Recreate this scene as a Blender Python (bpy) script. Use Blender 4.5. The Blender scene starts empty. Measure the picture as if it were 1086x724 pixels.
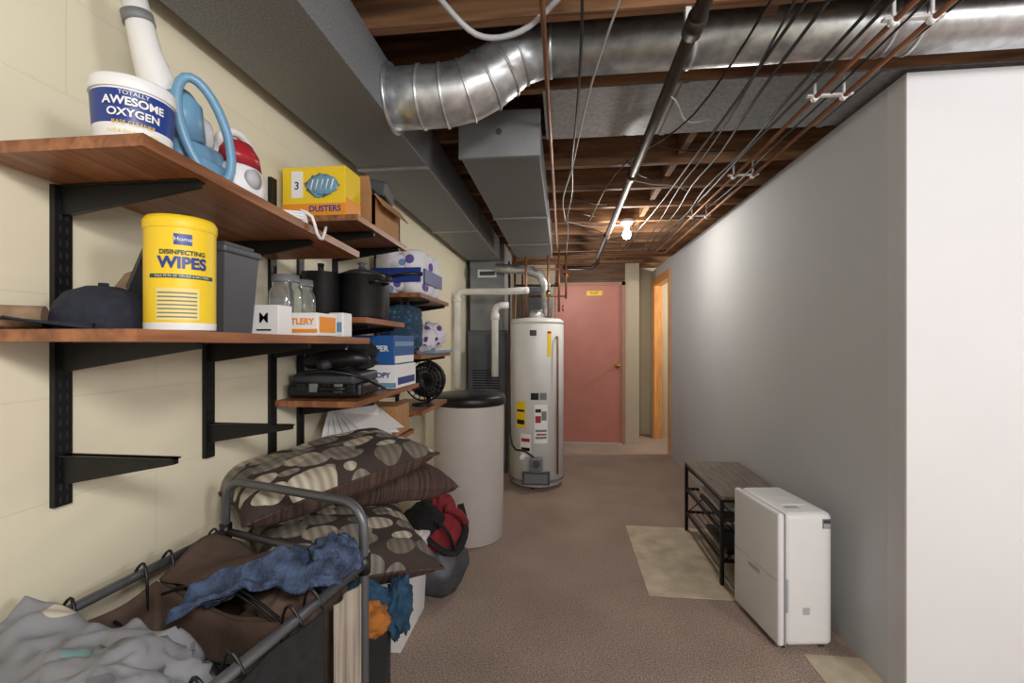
import bpy, bmesh, math, random
from mathutils import Vector, Matrix, noise, Euler
random.seed(4)
S = bpy.context.scene
pi = math.pi

# ------------------------------------------------------------------ materials
def lin(c):
    return tuple(((v/255)/12.92 if v/255 <= .04045 else ((v/255+.055)/1.055)**2.4) for v in c) + (1,)

def newmat(name):
    m = bpy.data.materials.new(name); m.use_nodes = True
    nt = m.node_tree; b = nt.nodes['Principled BSDF']
    return m, nt, b

def M(name, rgb, rough=.5, metal=0, var=.06, vscale=8, bump=0, bscale=60, stretch=(1,1,1), emis=None, estr=0, trans=0):
    m, nt, b = newmat(name)
    N = nt.nodes; L = nt.links
    base = lin(rgb)
    b.inputs['Roughness'].default_value = rough
    b.inputs['Metallic'].default_value = metal
    tc = N.new('ShaderNodeTexCoord'); mp = N.new('ShaderNodeMapping')
    mp.inputs['Scale'].default_value = stretch
    L.new(tc.outputs['Object'], mp.inputs['Vector'])
    no = N.new('ShaderNodeTexNoise'); no.inputs['Scale'].default_value = vscale; no.inputs['Detail'].default_value = 4
    L.new(mp.outputs[0], no.inputs['Vector'])
    cr = N.new('ShaderNodeValToRGB')
    cr.color_ramp.elements[0].position = .3; cr.color_ramp.elements[1].position = .7
    cr.color_ramp.elements[0].color = tuple(max(0, v*(1-var*2)) for v in base[:3])+(1,)
    cr.color_ramp.elements[1].color = tuple(min(1, v*(1+var)) for v in base[:3])+(1,)
    L.new(no.outputs['Fac'], cr.inputs[0]); L.new(cr.outputs[0], b.inputs['Base Color'])
    if bump:
        n2 = N.new('ShaderNodeTexNoise'); n2.inputs['Scale'].default_value = bscale; n2.inputs['Detail'].default_value = 3
        L.new(mp.outputs[0], n2.inputs['Vector'])
        bp = N.new('ShaderNodeBump'); bp.inputs['Strength'].default_value = bump; bp.inputs['Distance'].default_value = .01
        L.new(n2.outputs['Fac'], bp.inputs['Height']); L.new(bp.outputs[0], b.inputs['Normal'])
    if emis:
        b.inputs['Emission Color'].default_value = lin(emis); b.inputs['Emission Strength'].default_value = estr
    if trans:
        b.inputs['Transmission Weight'].default_value = trans
    return m

def wood(name, c1, c2, stretch, scale=6, rough=.5, bump=.1):
    m, nt, b = newmat(name); N = nt.nodes; L = nt.links
    tc = N.new('ShaderNodeTexCoord'); mp = N.new('ShaderNodeMapping'); mp.inputs['Scale'].default_value = stretch
    L.new(tc.outputs['Object'], mp.inputs['Vector'])
    n1 = N.new('ShaderNodeTexNoise'); n1.inputs['Scale'].default_value = scale; n1.inputs['Detail'].default_value = 6
    n1.inputs['Distortion'].default_value = .6
    L.new(mp.outputs[0], n1.inputs['Vector'])
    cr = N.new('ShaderNodeValToRGB')
    cr.color_ramp.elements[0].position = .32; cr.color_ramp.elements[0].color = lin(c1)
    cr.color_ramp.elements[1].position = .68; cr.color_ramp.elements[1].color = lin(c2)
    L.new(n1.outputs['Fac'], cr.inputs[0]); L.new(cr.outputs[0], b.inputs['Base Color'])
    bp = N.new('ShaderNodeBump'); bp.inputs['Strength'].default_value = bump; bp.inputs['Distance'].default_value = .005
    L.new(n1.outputs['Fac'], bp.inputs['Height']); L.new(bp.outputs[0], b.inputs['Normal'])
    b.inputs['Roughness'].default_value = rough
    return m

def blockwall(name, c1, mort, swap):
    m, nt, b = newmat(name); N = nt.nodes; L = nt.links
    tc = N.new('ShaderNodeTexCoord'); sp = N.new('ShaderNodeSeparateXYZ'); cb = N.new('ShaderNodeCombineXYZ')
    L.new(tc.outputs['Object'], sp.inputs[0])
    L.new(sp.outputs['Y' if swap else 'X'], cb.inputs[0]); L.new(sp.outputs['Z'], cb.inputs[1])
    br = N.new('ShaderNodeTexBrick')
    br.inputs['Scale'].default_value = 1; br.inputs['Brick Width'].default_value = .4; br.inputs['Row Height'].default_value = .2
    br.inputs['Mortar Size'].default_value = .003; br.inputs['Mortar Smooth'].default_value = .9
    br.inputs['Color1'].default_value = lin(c1); br.inputs['Color2'].default_value = lin(tuple(v-2 for v in c1)); br.inputs['Mortar'].default_value = lin(mort)
    L.new(cb.outputs[0], br.inputs['Vector'])
    L.new(br.outputs['Color'], b.inputs['Base Color'])
    n2 = N.new('ShaderNodeTexNoise'); n2.inputs['Scale'].default_value = 60
    L.new(tc.outputs['Object'], n2.inputs['Vector'])
    ma = N.new('ShaderNodeMath'); ma.operation = 'MULTIPLY_ADD'; ma.inputs[1].default_value = -.5
    L.new(br.outputs['Fac'], ma.inputs[0])
    mb = N.new('ShaderNodeMath'); mb.operation = 'MULTIPLY'; mb.inputs[1].default_value = .25
    L.new(n2.outputs['Fac'], mb.inputs[0]); L.new(mb.outputs[0], ma.inputs[2])
    bp = N.new('ShaderNodeBump'); bp.inputs['Strength'].default_value = .14; bp.inputs['Distance'].default_value = .004
    L.new(ma.outputs[0], bp.inputs['Height']); L.new(bp.outputs[0], b.inputs['Normal'])
    b.inputs['Roughness'].default_value = .55
    return m

def carpet(name):
    m, nt, b = newmat(name); N = nt.nodes; L = nt.links
    tc = N.new('ShaderNodeTexCoord')
    n1 = N.new('ShaderNodeTexNoise'); n1.inputs['Scale'].default_value = 150; n1.inputs['Detail'].default_value = 3
    n2 = N.new('ShaderNodeTexNoise'); n2.inputs['Scale'].default_value = 2.5; n2.inputs['Detail'].default_value = 5
    L.new(tc.outputs['Object'], n1.inputs['Vector']); L.new(tc.outputs['Object'], n2.inputs['Vector'])
    cr = N.new('ShaderNodeValToRGB')
    cr.color_ramp.elements[0].position = .36; cr.color_ramp.elements[0].color = lin((134, 115, 104))
    cr.color_ramp.elements[1].position = .64; cr.color_ramp.elements[1].color = lin((194, 174, 161))
    L.new(n1.outputs['Fac'], cr.inputs[0])
    c2 = N.new('ShaderNodeValToRGB')
    c2.color_ramp.elements[0].position = .3; c2.color_ramp.elements[0].color = (.8, .78, .78, 1)
    c2.color_ramp.elements[1].position = .7; c2.color_ramp.elements[1].color = (1, 1, 1, 1)
    L.new(n2.outputs['Fac'], c2.inputs[0])
    mx = N.new('ShaderNodeMix'); mx.data_type = 'RGBA'; mx.blend_type = 'MULTIPLY'; mx.inputs[0].default_value = 1
    L.new(cr.outputs[0], mx.inputs[6]); L.new(c2.outputs[0], mx.inputs[7]); L.new(mx.outputs[2], b.inputs['Base Color'])
    bp = N.new('ShaderNodeBump'); bp.inputs['Strength'].default_value = .5; bp.inputs['Distance'].default_value = .003
    L.new(n1.outputs['Fac'], bp.inputs['Height']); L.new(bp.outputs[0], b.inputs['Normal'])
    b.inputs['Roughness'].default_value = .95
    return m

def pebble(name, bg, cols, scale=9, stretch=(1, 1.5, .3), thr=.42, lines=0, rnd=.55):
    m, nt, b = newmat(name); N = nt.nodes; L = nt.links
    tc = N.new('ShaderNodeTexCoord'); mp = N.new('ShaderNodeMapping'); mp.inputs['Scale'].default_value = stretch
    L.new(tc.outputs['Object'], mp.inputs['Vector'])
    v = N.new('ShaderNodeTexVoronoi'); v.inputs['Scale'].default_value = scale; v.inputs['Randomness'].default_value = rnd
    L.new(mp.outputs[0], v.inputs['Vector'])
    sp = N.new('ShaderNodeSeparateColor'); L.new(v.outputs['Color'], sp.inputs[0])
    cr = N.new('ShaderNodeValToRGB'); cr.color_ramp.interpolation = 'CONSTANT'
    el = cr.color_ramp.elements
    el[0].color = lin(cols[0]); el[0].position = 0
    el[1].color = lin(cols[1]); el[1].position = 1/len(cols)
    for i in range(2, len(cols)):
        e = el.new(i/len(cols)); e.color = lin(cols[i])
    L.new(sp.outputs[0], cr.inputs[0])
    lt = N.new('ShaderNodeMath'); lt.operation = 'LESS_THAN'; lt.inputs[1].default_value = thr
    L.new(v.outputs['Distance'], lt.inputs[0])
    fac = lt.outputs[0]
    if lines:
        sx = N.new('ShaderNodeSeparateXYZ'); L.new(mp.outputs[0], sx.inputs[0])
        s1 = N.new('ShaderNodeMath'); s1.operation = 'MULTIPLY'; s1.inputs[1].default_value = lines
        L.new(sx.outputs['X'], s1.inputs[0])
        s2 = N.new('ShaderNodeMath'); s2.operation = 'SINE'; L.new(s1.outputs[0], s2.inputs[0])
        s3 = N.new('ShaderNodeMath'); s3.operation = 'MULTIPLY_ADD'; s3.inputs[1].default_value = .22; s3.inputs[2].default_value = .78; L.new(s2.outputs[0], s3.inputs[0])
        s4 = N.new('ShaderNodeMath'); s4.operation = 'MULTIPLY'; L.new(s3.outputs[0], s4.inputs[0]); L.new(fac, s4.inputs[1])
        fac = s4.outputs[0]
    mx = N.new('ShaderNodeMix'); mx.data_type = 'RGBA'
    L.new(fac, mx.inputs[0]); mx.inputs[6].default_value = lin(bg); L.new(cr.outputs[0], mx.inputs[7])
    L.new(mx.outputs[2], b.inputs['Base Color']); b.inputs['Roughness'].default_value = .9
    return m

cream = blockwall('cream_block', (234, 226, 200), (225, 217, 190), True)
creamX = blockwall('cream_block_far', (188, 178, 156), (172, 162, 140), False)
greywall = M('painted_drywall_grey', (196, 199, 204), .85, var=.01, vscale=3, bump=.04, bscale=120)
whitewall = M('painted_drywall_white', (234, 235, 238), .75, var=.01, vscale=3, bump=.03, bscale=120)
carpetm = carpet('mauve_carpet')
vinyl = M('old_beige_tile', (204, 190, 166), .6, var=.14, vscale=9, bump=.1)
joistm = wood('joist_wood', (84, 58, 42), (158, 116, 80), (.5, 8, 5), 5, .75)
headerw = wood('dark_header_wood', (84, 62, 48), (120, 92, 72), (.6, 6, 6), 5, .8)
subfl = wood('subfloor_wood', (52, 39, 31), (98, 73, 54), (.6, 6, 1), 4, .8)
galv = M('galvanized_steel', (216, 220, 224), .36, .82, var=.16, vscale=22, bump=.05, bscale=30)
galvdull = M('dull_duct_steel', (140, 143, 146), .6, .35, var=.2, vscale=200, bump=.12, bscale=220)
galvpan = M('panned_sheet_metal', (164, 168, 172), .45, .5, var=.14, vscale=60, bump=.08, bscale=90)
seam = M('duct_seam', (160, 163, 166), .4, .6)
shelfw = wood('shelf_veneer', (112, 68, 42), (168, 110, 72), (7, .6, 6), 6, .42, .03)
black = M('black_steel', (20, 20, 21), .45, .3)
slot = M('slot_grey', (40, 40, 42), .6)  # even grey for slot marks, slightly paler than the black steel
blackp = M('black_plastic', (24, 25, 27), .4, 0, var=.1)
blackf = M('black_fabric', (32, 31, 33), .95, 0, var=.2, vscale=60, bump=.2)
iron = M('black_iron_pipe', (62, 50, 45), .5, .4, var=.2, vscale=20)
copper = M('aged_copper', (150, 104, 78), .45, .6, var=.15)
pvc = M('white_pvc', (232, 232, 228), .4)
white = M('white_plastic', (236, 237, 238), .4, var=.01)
offw = M('offwhite_enamel', (232, 232, 230), .4, var=.02)
tankg = M('tank_grey_plastic', (204, 198, 192), .5, var=.02)
darkg = M('dark_grey', (70, 72, 76), .5)
midg = M('mid_grey', (120, 122, 126), .5)
lightg = M('light_grey', (186, 188, 192), .5)
doorpink = M('salmon_door_paint', (190, 122, 108), .5, var=.04, vscale=5)
doortrim = M('tan_door_trim', (168, 132, 112), .6, var=.05)
brass = M('brass', (180, 140, 70), .3, 1)
yellow = M('yellow_label', (244, 208, 40), .45, var=.02)
orange = M('orange_label', (240, 150, 40), .45, var=.02)
red = M('red_plastic', (170, 40, 50), .3)
redf = M('red_fabric', (140, 40, 48), .9, bump=.2, var=.15, vscale=20)
blue = M('blue_label', (34, 62, 140), .4, var=.05)
midblue = M('mid_blue_carton', (40, 92, 160), .5, var=.03)
steelblue = M('steam_cleaner_blue', (112, 158, 190), .35, var=.03)
green = M('dark_green', (38, 70, 58), .5)
card = M('cardboard', (178, 132, 88), .8, var=.05, vscale=20)
paper = M('white_paper', (240, 240, 240), .7, var=.01)
oak = wood('orange_oak_trim', (206, 140, 78), (232, 172, 108), (8, 8, .8), 5, .4, .02)
tubeg = M('grey_powder_tube', (104, 106, 110), .4, .5)
brownbag = M('brown_bag_fabric', (88, 70, 60), .95, var=.12, vscale=30, bump=.15, bscale=300)
brownin = M('tan_bag_lining', (120, 98, 84), .95, var=.12, vscale=30, bump=.15, bscale=300)
stripe = M('striped_ticking', (168, 156, 142), .95, var=.3, vscale=14, stretch=(12, 12, .2))
brownp = M('brown_corduroy', (82, 62, 54), .9, var=.35, vscale=12, stretch=(8, .4, .4), bump=.4, bscale=12)
bluecl = M('blue_grey_towel', (70, 86, 116), .95, var=.35, vscale=40, bump=.8, bscale=160)
tealcl = M('teal_cloth', (40, 76, 104), .95, var=.3, vscale=20, bump=.5)
orangecl = M('orange_cloth', (190, 118, 50), .95, var=.2)
navy = M('navy_hat_fabric', (38, 42, 56), .9, var=.15, vscale=60, bump=.2)
tan = M('tan_fabric', (150, 124, 100), .9, var=.15, vscale=40)
glass = M('clear_glass', (235, 240, 240), .05, 0, var=0, trans=.9)
graphite = M('grey_bin_plastic', (76, 78, 84), .45)
furn = M('furnace_enamel', (96, 102, 110), .45, .3)
rackwood = wood('grey_brown_board', (104, 94, 86), (142, 130, 118), (8, .8, 1), 6, .6, .03)
bulbm = M('lit_bulb', (255, 255, 255), .3, emis=(255, 246, 228), estr=40)
pillowm = pebble('pebble_print', (60, 50, 45), [(188, 178, 158), (134, 128, 118), (158, 150, 136), (112, 104, 94), (206, 198, 180)], 10.5, (1, 1.7, .25), .55, 230, .7)
printcl = pebble('grey_print_fabric', (140, 142, 148), [(146, 148, 154), (124, 158, 160), (206, 200, 184), (140, 142, 148), (116, 118, 126)], 14, (1, 1, 1), .33)
towelpk = pebble('paper_towel_wrap', (232, 232, 240), [(104, 84, 160), (232, 232, 240), (236, 236, 240), (120, 150, 200)], 16, (1, 1, 1), .36)
tealbag = pebble('blue_pattern_fabric', (44, 70, 92), [(70, 110, 130), (40, 60, 84), (60, 96, 120)], 40, (1, 1, 1), .4)
bagmix = pebble('purple_snack_wrap', (222, 216, 226), [(96, 70, 130), (226, 226, 232), (60, 60, 90), (226, 220, 230)], 22, (1, 1, 1), .40)

# ------------------------------------------------------------------ mesh builder
class O:
    def __init__(s, name):
        s.name = name; s.bm = bmesh.new(); s.mats = []
    def mi(s, m):
        if m not in s.mats: s.mats.append(m)
        return s.mats.index(m)
    def add(s, t, mat, smooth=False, mx=None):
        i = s.mi(mat)
        if mx is not None: bmesh.ops.transform(t, matrix=mx, verts=t.verts)
        for f in t.faces:
            f.material_index = i; f.smooth = smooth
        me = bpy.data.meshes.new('tmp'); t.to_mesh(me); t.free()
        s.bm.from_mesh(me); bpy.data.meshes.remove(me)
    def box(s, c, d, mat, bev=0, rot=None, seg=2, smooth=False):
        t = bmesh.new(); bmesh.ops.create_cube(t, size=1)
        bmesh.ops.scale(t, vec=d, verts=t.verts)
        if bev: bmesh.ops.bevel(t, geom=t.edges[:], offset=bev, segments=seg, profile=.5, affect='EDGES')
        m = Matrix.Translation(c)
        if rot: m = m @ Euler(rot).to_matrix().to_4x4()
        s.add(t, mat, smooth, m)
    def bb(s, x0, x1, y0, y1, z0, z1, mat, bev=0):
        s.box(((x0+x1)/2, (y0+y1)/2, (z0+z1)/2), (abs(x1-x0), abs(y1-y0), abs(z1-z0)), mat, bev)
    def hexa(s, pts, mat):
        t = bmesh.new(); v = [t.verts.new(p) for p in pts]
        for f in ((3, 2, 1, 0), (4, 5, 6, 7), (0, 1, 5, 4), (1, 2, 6, 5), (2, 3, 7, 6), (3, 0, 4, 7)):
            t.faces.new([v[i] for i in f])
        bmesh.ops.recalc_face_normals(t, faces=t.faces)
        s.add(t, mat)
    def cyl(s, p0, p1, r0, mat, r1=None, seg=24, caps=True):
        r1 = r0 if r1 is None else r1
        p0 = Vector(p0); p1 = Vector(p1); d = p1-p0
        t = bmesh.new()
        q = d.to_track_quat('Z', 'Y').to_matrix().to_4x4()
        a = []; b = []
        for i in range(seg):
            an = 2*pi*i/seg
            a.append(t.verts.new((r0*math.cos(an), r0*math.sin(an), 0)))
            b.append(t.verts.new((r1*math.cos(an), r1*math.sin(an), d.length)))
        sm = []
        for i in range(seg):
            j = (i+1) % seg
            sm.append(t.faces.new((a[i], a[j], b[j], b[i])))
        if caps:
            t.faces.new(a[::-1]); t.faces.new(b)
        i0 = s.mi(mat)
        bmesh.ops.transform(t, matrix=Matrix.Translation(p0) @ q, verts=t.verts)
        for f in t.faces: f.material_index = i0; f.smooth = False
        for f in sm: f.smooth = True
        me = bpy.data.meshes.new('tmp'); t.to_mesh(me); t.free(); s.bm.from_mesh(me); bpy.data.meshes.remove(me)
    def lathe(s, prof, c, mat, seg=32, mx=None, smooth=True, sx=1, sy=1):
        t = bmesh.new(); rings = []
        for r, z in prof:
            if r < 1e-5: rings.append([t.verts.new((0, 0, z))])
            else: rings.append([t.verts.new((r*sx*math.cos(2*pi*i/seg), r*sy*math.sin(2*pi*i/seg), z)) for i in range(seg)])
        for a, b in zip(rings, rings[1:]):
            for i in range(seg):
                j = (i+1) % seg
                if len(a) == 1 and len(b) == 1: continue
                if len(a) == 1: t.faces.new((a[0], b[j], b[i]))
                elif len(b) == 1: t.faces.new((a[i], a[j], b[0]))
                else: t.faces.new((a[i], a[j], b[j], b[i]))
        bmesh.ops.recalc_face_normals(t, faces=t.faces)
        m = Matrix.Translation(c)
        if mx is not None: m = m @ mx
        s.add(t, mat, smooth, m)
    def tube(s, pts, r, mat, seg=10, smooth=True, closed=False, sub=1, flat=1):
        P = [Vector(p) for p in pts]
        if sub > 1:
            Q = []; n = len(P); RR = []
            rng = range(n if closed else n-1)
            for i in rng:
                p0 = P[(i-1) % n] if (closed or i > 0) else P[i]
                p1 = P[i]; p2 = P[(i+1) % n]; p3 = P[(i+2) % n] if (closed or i+2 < n) else P[(i+1) % n]
                for k in range(sub):
                    u = k/sub
                    Q.append(.5*((2*p1)+(p2-p0)*u+(2*p0-5*p1+4*p2-p3)*u*u+(3*p1-p0-3*p2+p3)*u**3))
                    if isinstance(r, list): RR.append(r[i]*(1-u)+r[(i+1) % n]*u)
            if not closed:
                Q.append(P[-1])
                if isinstance(r, list): RR.append(r[-1])
            P = Q
            if isinstance(r, list): r = RR
        n = len(P); t = bmesh.new(); rings = []
        tan0 = (P[1]-P[0]).normalized()
        up = Vector((0, 0, 1)) if abs(tan0.z) < .9 else Vector((1, 0, 0))
        nx = (up - tan0*up.dot(tan0)).normalized()
        for i in range(n):
            if closed: tg = (P[(i+1) % n]-P[i-1]).normalized()
            elif i == 0: tg = tan0
            elif i == n-1: tg = (P[-1]-P[-2]).normalized()
            else: tg = ((P[i+1]-P[i]).normalized()+(P[i]-P[i-1]).normalized()).normalized()
            nx = (nx - tg*nx.dot(tg)).normalized(); ny = tg.cross(nx)
            rr = r[i] if isinstance(r, (list, tuple)) else r
            rings.append([t.verts.new(P[i]+nx*rr*flat*math.cos(2*pi*k/seg)+ny*rr*math.sin(2*pi*k/seg)) for k in range(seg)])
        rg = n if closed else n-1
        for i in range(rg):
            a = rings[i]; b = rings[(i+1) % n]
            for k in range(seg):
                j = (k+1) % seg; t.faces.new((a[k], a[j], b[j], b[k]))
        if not closed:
            t.faces.new(rings[0][::-1]); t.faces.new(rings[-1])
        bmesh.ops.recalc_face_normals(t, faces=t.faces)
        s.add(t, mat, smooth)
    def grid(s, fn, nu, nv, mat, smooth=True, thick=0, mx=None):
        t = bmesh.new()
        V = [[t.verts.new(fn(i/nu, j/nv)) for j in range(nv+1)] for i in range(nu+1)]
        for i in range(nu):
            for j in range(nv):
                t.faces.new((V[i][j], V[i+1][j], V[i+1][j+1], V[i][j+1]))
        bmesh.ops.remove_doubles(t, verts=t.verts, dist=1e-5)
        if thick:
            bmesh.ops.solidify(t, geom=t.faces[:], thickness=thick)
        bmesh.ops.recalc_face_normals(t, faces=t.faces)
        s.add(t, mat, smooth, mx)
    def poly(s, pts, ext, mat):
        t = bmesh.new(); e = Vector(ext)
        a = [t.verts.new(p) for p in pts]; b = [t.verts.new(Vector(p)+e) for p in pts]
        t.faces.new(a[::-1]); t.faces.new(b)
        for i in range(len(a)):
            j = (i+1) % len(a); t.faces.new((a[i], a[j], b[j], b[i]))
        bmesh.ops.recalc_face_normals(t, faces=t.faces)
        s.add(t, mat)
    def heap(s, c, r, mat, seed=0, amp=.25, n=36, freq=2.2, sq=1):
        c = Vector(c)
        def f(u, v):
            th = u*2*pi; ph = (v-.5)*pi
            if u >= 1: th = 0
            d = Vector((math.cos(th)*math.cos(ph), math.sin(th)*math.cos(ph), math.sin(ph)))
            q = noise.noise(d*freq+Vector((seed*7.1, seed*3.3, 0)))
            q2 = 1-abs(noise.noise(d*freq*2.2+Vector((seed, 5, seed*2))))*2
            k = 1+amp*q+amp*.55*q2
            if sq != 1:
                d = Vector([math.copysign(abs(w)**sq, w) for w in d])
            return c+Vector((d.x*r[0]*k, d.y*r[1]*k, d.z*r[2]*k))
        s.grid(f, n*2, n, mat)
    def text(s, st, size, mat, fn, bold=0):
        cu = bpy.data.curves.new('t', 'FONT'); cu.body = st; cu.size = size; cu.align_x = 'CENTER'; cu.align_y = 'CENTER'; cu.offset = bold
        ob = bpy.data.objects.new('t', cu); S.collection.objects.link(ob)
        dg = bpy.context.evaluated_depsgraph_get(); dg.update()
        me = bpy.data.meshes.new_from_object(ob.evaluated_get(dg))
        t = bmesh.new(); t.from_mesh(me)
        for v in t.verts: v.co = fn(v.co.x, v.co.y)
        s.add(t, mat)
        bpy.data.objects.remove(ob); bpy.data.curves.remove(cu); bpy.data.meshes.remove(me)
    def done(s, mx=None):
        me = bpy.data.meshes.new(s.name); s.bm.to_mesh(me); s.bm.free()
        for m in s.mats: me.materials.append(m)
        ob = bpy.data.objects.new(s.name, me); S.collection.objects.link(ob)
        if mx is not None: ob.matrix_world = mx
        return ob

def cylmap(c, r, a0, z):
    return lambda x, y: Vector((c[0]+r*math.cos(a0+x/r), c[1]+r*math.sin(a0+x/r), z+y))
def flatmap(o, rt, up=(0, 0, 1)):
    o = Vector(o); rt = Vector(rt).normalized(); up = Vector(up).normalized()
    return lambda x, y: o+rt*x+up*y

# ------------------------------------------------------------------ room shell
WL = -.98; WR = 1.225; ZJ = 2.3; YB = -2.6; YF = 7.0; XR = 4.0
o = O('floor'); o.bb(WL-.1, XR, YB, YF, -.1, 0, carpetm); o.done()
o = O('floor_tile_patch'); o.bb(.44, WR, 2.41, 3.31, 0, .003, vinyl); o.done()
o = O('floor_tile_patch'); o.bb(1.0, WR, 1.6, 2.03, 0, .003, vinyl); o.done()
o = O('wall_left'); o.bb(WL-.1, WL, YB, YF, 0, 2.53, cream); o.done()
o = O('wall_back'); o.bb(WL-.1, XR, YB-.1, YB, 0, 2.53, whitewall); o.done()
o = O('wall_outer_right'); o.bb(XR, XR+.1, YB, YF, 0, 2.53, whitewall); o.done()
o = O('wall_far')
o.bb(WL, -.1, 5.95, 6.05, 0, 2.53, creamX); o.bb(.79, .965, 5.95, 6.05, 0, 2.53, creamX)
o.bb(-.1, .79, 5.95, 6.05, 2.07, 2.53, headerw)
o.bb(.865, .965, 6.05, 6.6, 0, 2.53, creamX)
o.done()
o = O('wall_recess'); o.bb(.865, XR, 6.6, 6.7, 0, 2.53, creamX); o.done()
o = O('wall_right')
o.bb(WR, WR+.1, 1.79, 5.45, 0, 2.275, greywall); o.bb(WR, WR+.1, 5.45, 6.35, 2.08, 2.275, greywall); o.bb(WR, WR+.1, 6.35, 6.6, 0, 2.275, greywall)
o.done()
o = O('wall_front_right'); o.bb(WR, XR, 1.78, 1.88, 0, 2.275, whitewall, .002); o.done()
o = O('ceiling'); o.bb(WL-.1, XR, YB, YF, 2.53, 2.6, subfl); o.done()
o = O('ceiling_joists')
ys = [1.40+.406*k for k in range(-9, 14)]
for y in ys:
    if y < 6.55: o.bb(WL, XR, y-.019, y+.019, ZJ, 2.53, joistm, .002)
for y in ys[:-2]:
    o.bb(.62, .655, y+.02, y+.385, 2.33, 2.53, joistm)
o.done()
o = O('panned_joist_return')
o.bb(-.08, XR, 1.79, 2.225, ZJ-.006, ZJ-.001, galvpan)
for x in (.45, 1.15, 1.9):
    o.bb(x, x+.025, 1.79, 2.225, ZJ-.011, ZJ-.006, seam)
o.done()

o = O('door_1')
o.bb(-.055, .745, 5.93, 5.97, .015, 2.03, doorpink, .003)
o.cyl((.69, 5.93, 1.0), (.69, 5.915, 1.0), .03, brass); o.lathe([(0, 0), (.012, 0), (.012, .02), (.027, .035), (.027, .05), (.015, .06), (0, .06)], (.69, 5.915, 1.0), brass, 20, Matrix.Rotation(pi/2, 4, 'X'))
o.bb(.3, .5, 5.925, 5.93, 1.9, 1.96, yellow); o.text('EXIT', .05, black, flatmap((.4, 5.924, 1.93), (1, 0, 0)))
o.cyl((.0, 5.925, 1.7), (.0, 5.925, 1.78), .008, brass)
o.done()
o = O('trim_1')
o.bb(-.1, -.055, 5.92, 5.99, 0, 2.07, doorpink); o.bb(.745, .79, 5.92, 5.99, 0, 2.07, doortrim); o.bb(-.1, .79, 5.92, 5.99, 2.03, 2.07, doortrim)
o.bb(-.055, .745, 5.9, 5.99, 0, .014, lightg)
o.done()
o = O('trim_2')
for x0, x1 in ((WR-.018, WR), (WR+.1, WR+.118)):
    o.bb(x0, x1, 5.38, 5.45, 0, 2.15, oak, .003); o.bb(x0, x1, 6.35, 6.42, 0, 2.15, oak, .003); o.bb(x0, x1, 5.45, 6.35, 2.08, 2.15, oak, .003)
o.bb(WR, WR+.1, 5.45, 5.47, 0, 2.08, oak); o.bb(WR, WR+.1, 6.33, 6.35, 0, 2.08, oak); o.bb(WR, WR+.1, 5.47, 6.33, 2.06, 2.08, oak)
o.done()

# ------------------------------------------------------------------ ducts
o = O('supply_trunk_duct')
o.bb(-.93, -.61, -1.6, 4.35, 2.1, ZJ-.003, galvdull, .003)
for y in (-.4, .75, 2.0, 3.2):
    o.bb(-.936, -.604, y-.015, y+.015, 2.094, ZJ-.004, seam)
o.done()
o = O('return_trunk_duct')
o.bb(-.44, -.1, 1.93, 4.3, 2.1, ZJ-.008, galvdull, .003)
o.bb(-.445, -.095, 1.915, 1.935, 2.095, ZJ-.01, seam)
o.cyl((-.27, 1.915, 2.2), (-.27, 1.908, 2.2), .012, darkg)
for y in (2.9, 3.7): o.bb(-.446, -.094, y-.015, y+.015, 2.094, ZJ-.01, seam)
o.done()
o = O('round_branch_duct')
path = [(-.607, 1.58, 2.18), (-.50, 1.58, 2.18), (-.42, 1.585, 2.183), (-.34, 1.588, 2.198), (-.27, 1.592, 2.232), (-.21, 1.596, 2.275), (-.155, 1.6, 2.31), (-.08, 1.6, 2.33)]
rad = [.103, .103, .103, .103, .101, .097, .09, .088]
o.tube(path, rad, galv, 28, True)
for i in range(1, len(path)-1):
    a = Vector(path[i]); d = (Vector(path[i+1])-Vector(path[i-1])).normalized()
    o.cyl(a-d*.004, a+d*.004, rad[i]+.005, galv, seg=28)
o.cyl((-.609, 1.58, 2.18), (-.6, 1.58, 2.18), .118, galv, seg=28)
o.cyl((-.09, 1.6, 2.33), (3.95, 1.6, 2.33), .086, galv, seg=32)
for x in (-.05, .42, 1.02, 1.1, 2.2): o.cyl((x, 1.6, 2.33), (x+.012, 1.6, 2.33), .09, galv, seg=32)
o.done()

# ------------------------------------------------------------------ overhead pipes & wires
o = O('gas_pipe')
o.tube([(.368, -1.2, 2.2), (.368, 4.9, 2.2)], .021, iron, 14)
for y in (1.33, 2.5, 3.9): o.cyl((.368, y-.035, 2.2), (.368, y+.035, 2.2), .028, iron)
o.bb(.36, .376, 1.39, 1.41, 2.2, 2.297, white)
o.tube([(.368, 4.9, 2.2), (.368, 4.95, 2.15), (.3, 4.95, 2.1), (.0, 4.9, 2.1)], .02, iron, 10)
o.done()
o = O('copper_water_pipe')
o.tube([(-.055, -1.2, 2.21), (-.055, 4.6, 2.21)], .008, copper, 8); o.done()
o = O('copper_water_pipe')
for x in (.93, 1.03): o.tube([(x, -1.2, 2.215), (x, 4.68, 2.215), (x, 4.7+.08*(x-.93)*10, 2.215), (-.33 if x > 1 else -.15, 4.7+.08*(x-.93)*10, 2.215)], .008, copper, 8)
for y in (1.40, 1.806, 2.618, 3.43):
    o.bb(.9, 1.06, y-.010, y+.010, 2.217, 2.226, white, .003)
    for x in (.93, 1.03): o.cyl((x, y, 2.20), (x, y, 2.299), .005, white, seg=10)
    for x in (.93, 1.03): o.cyl((x, y-.010, 2.215), (x, y+.010, 2.215), .012, white, seg=14)
o.done()
o = O('electrical_cables')
rc = random.Random(7)
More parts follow.
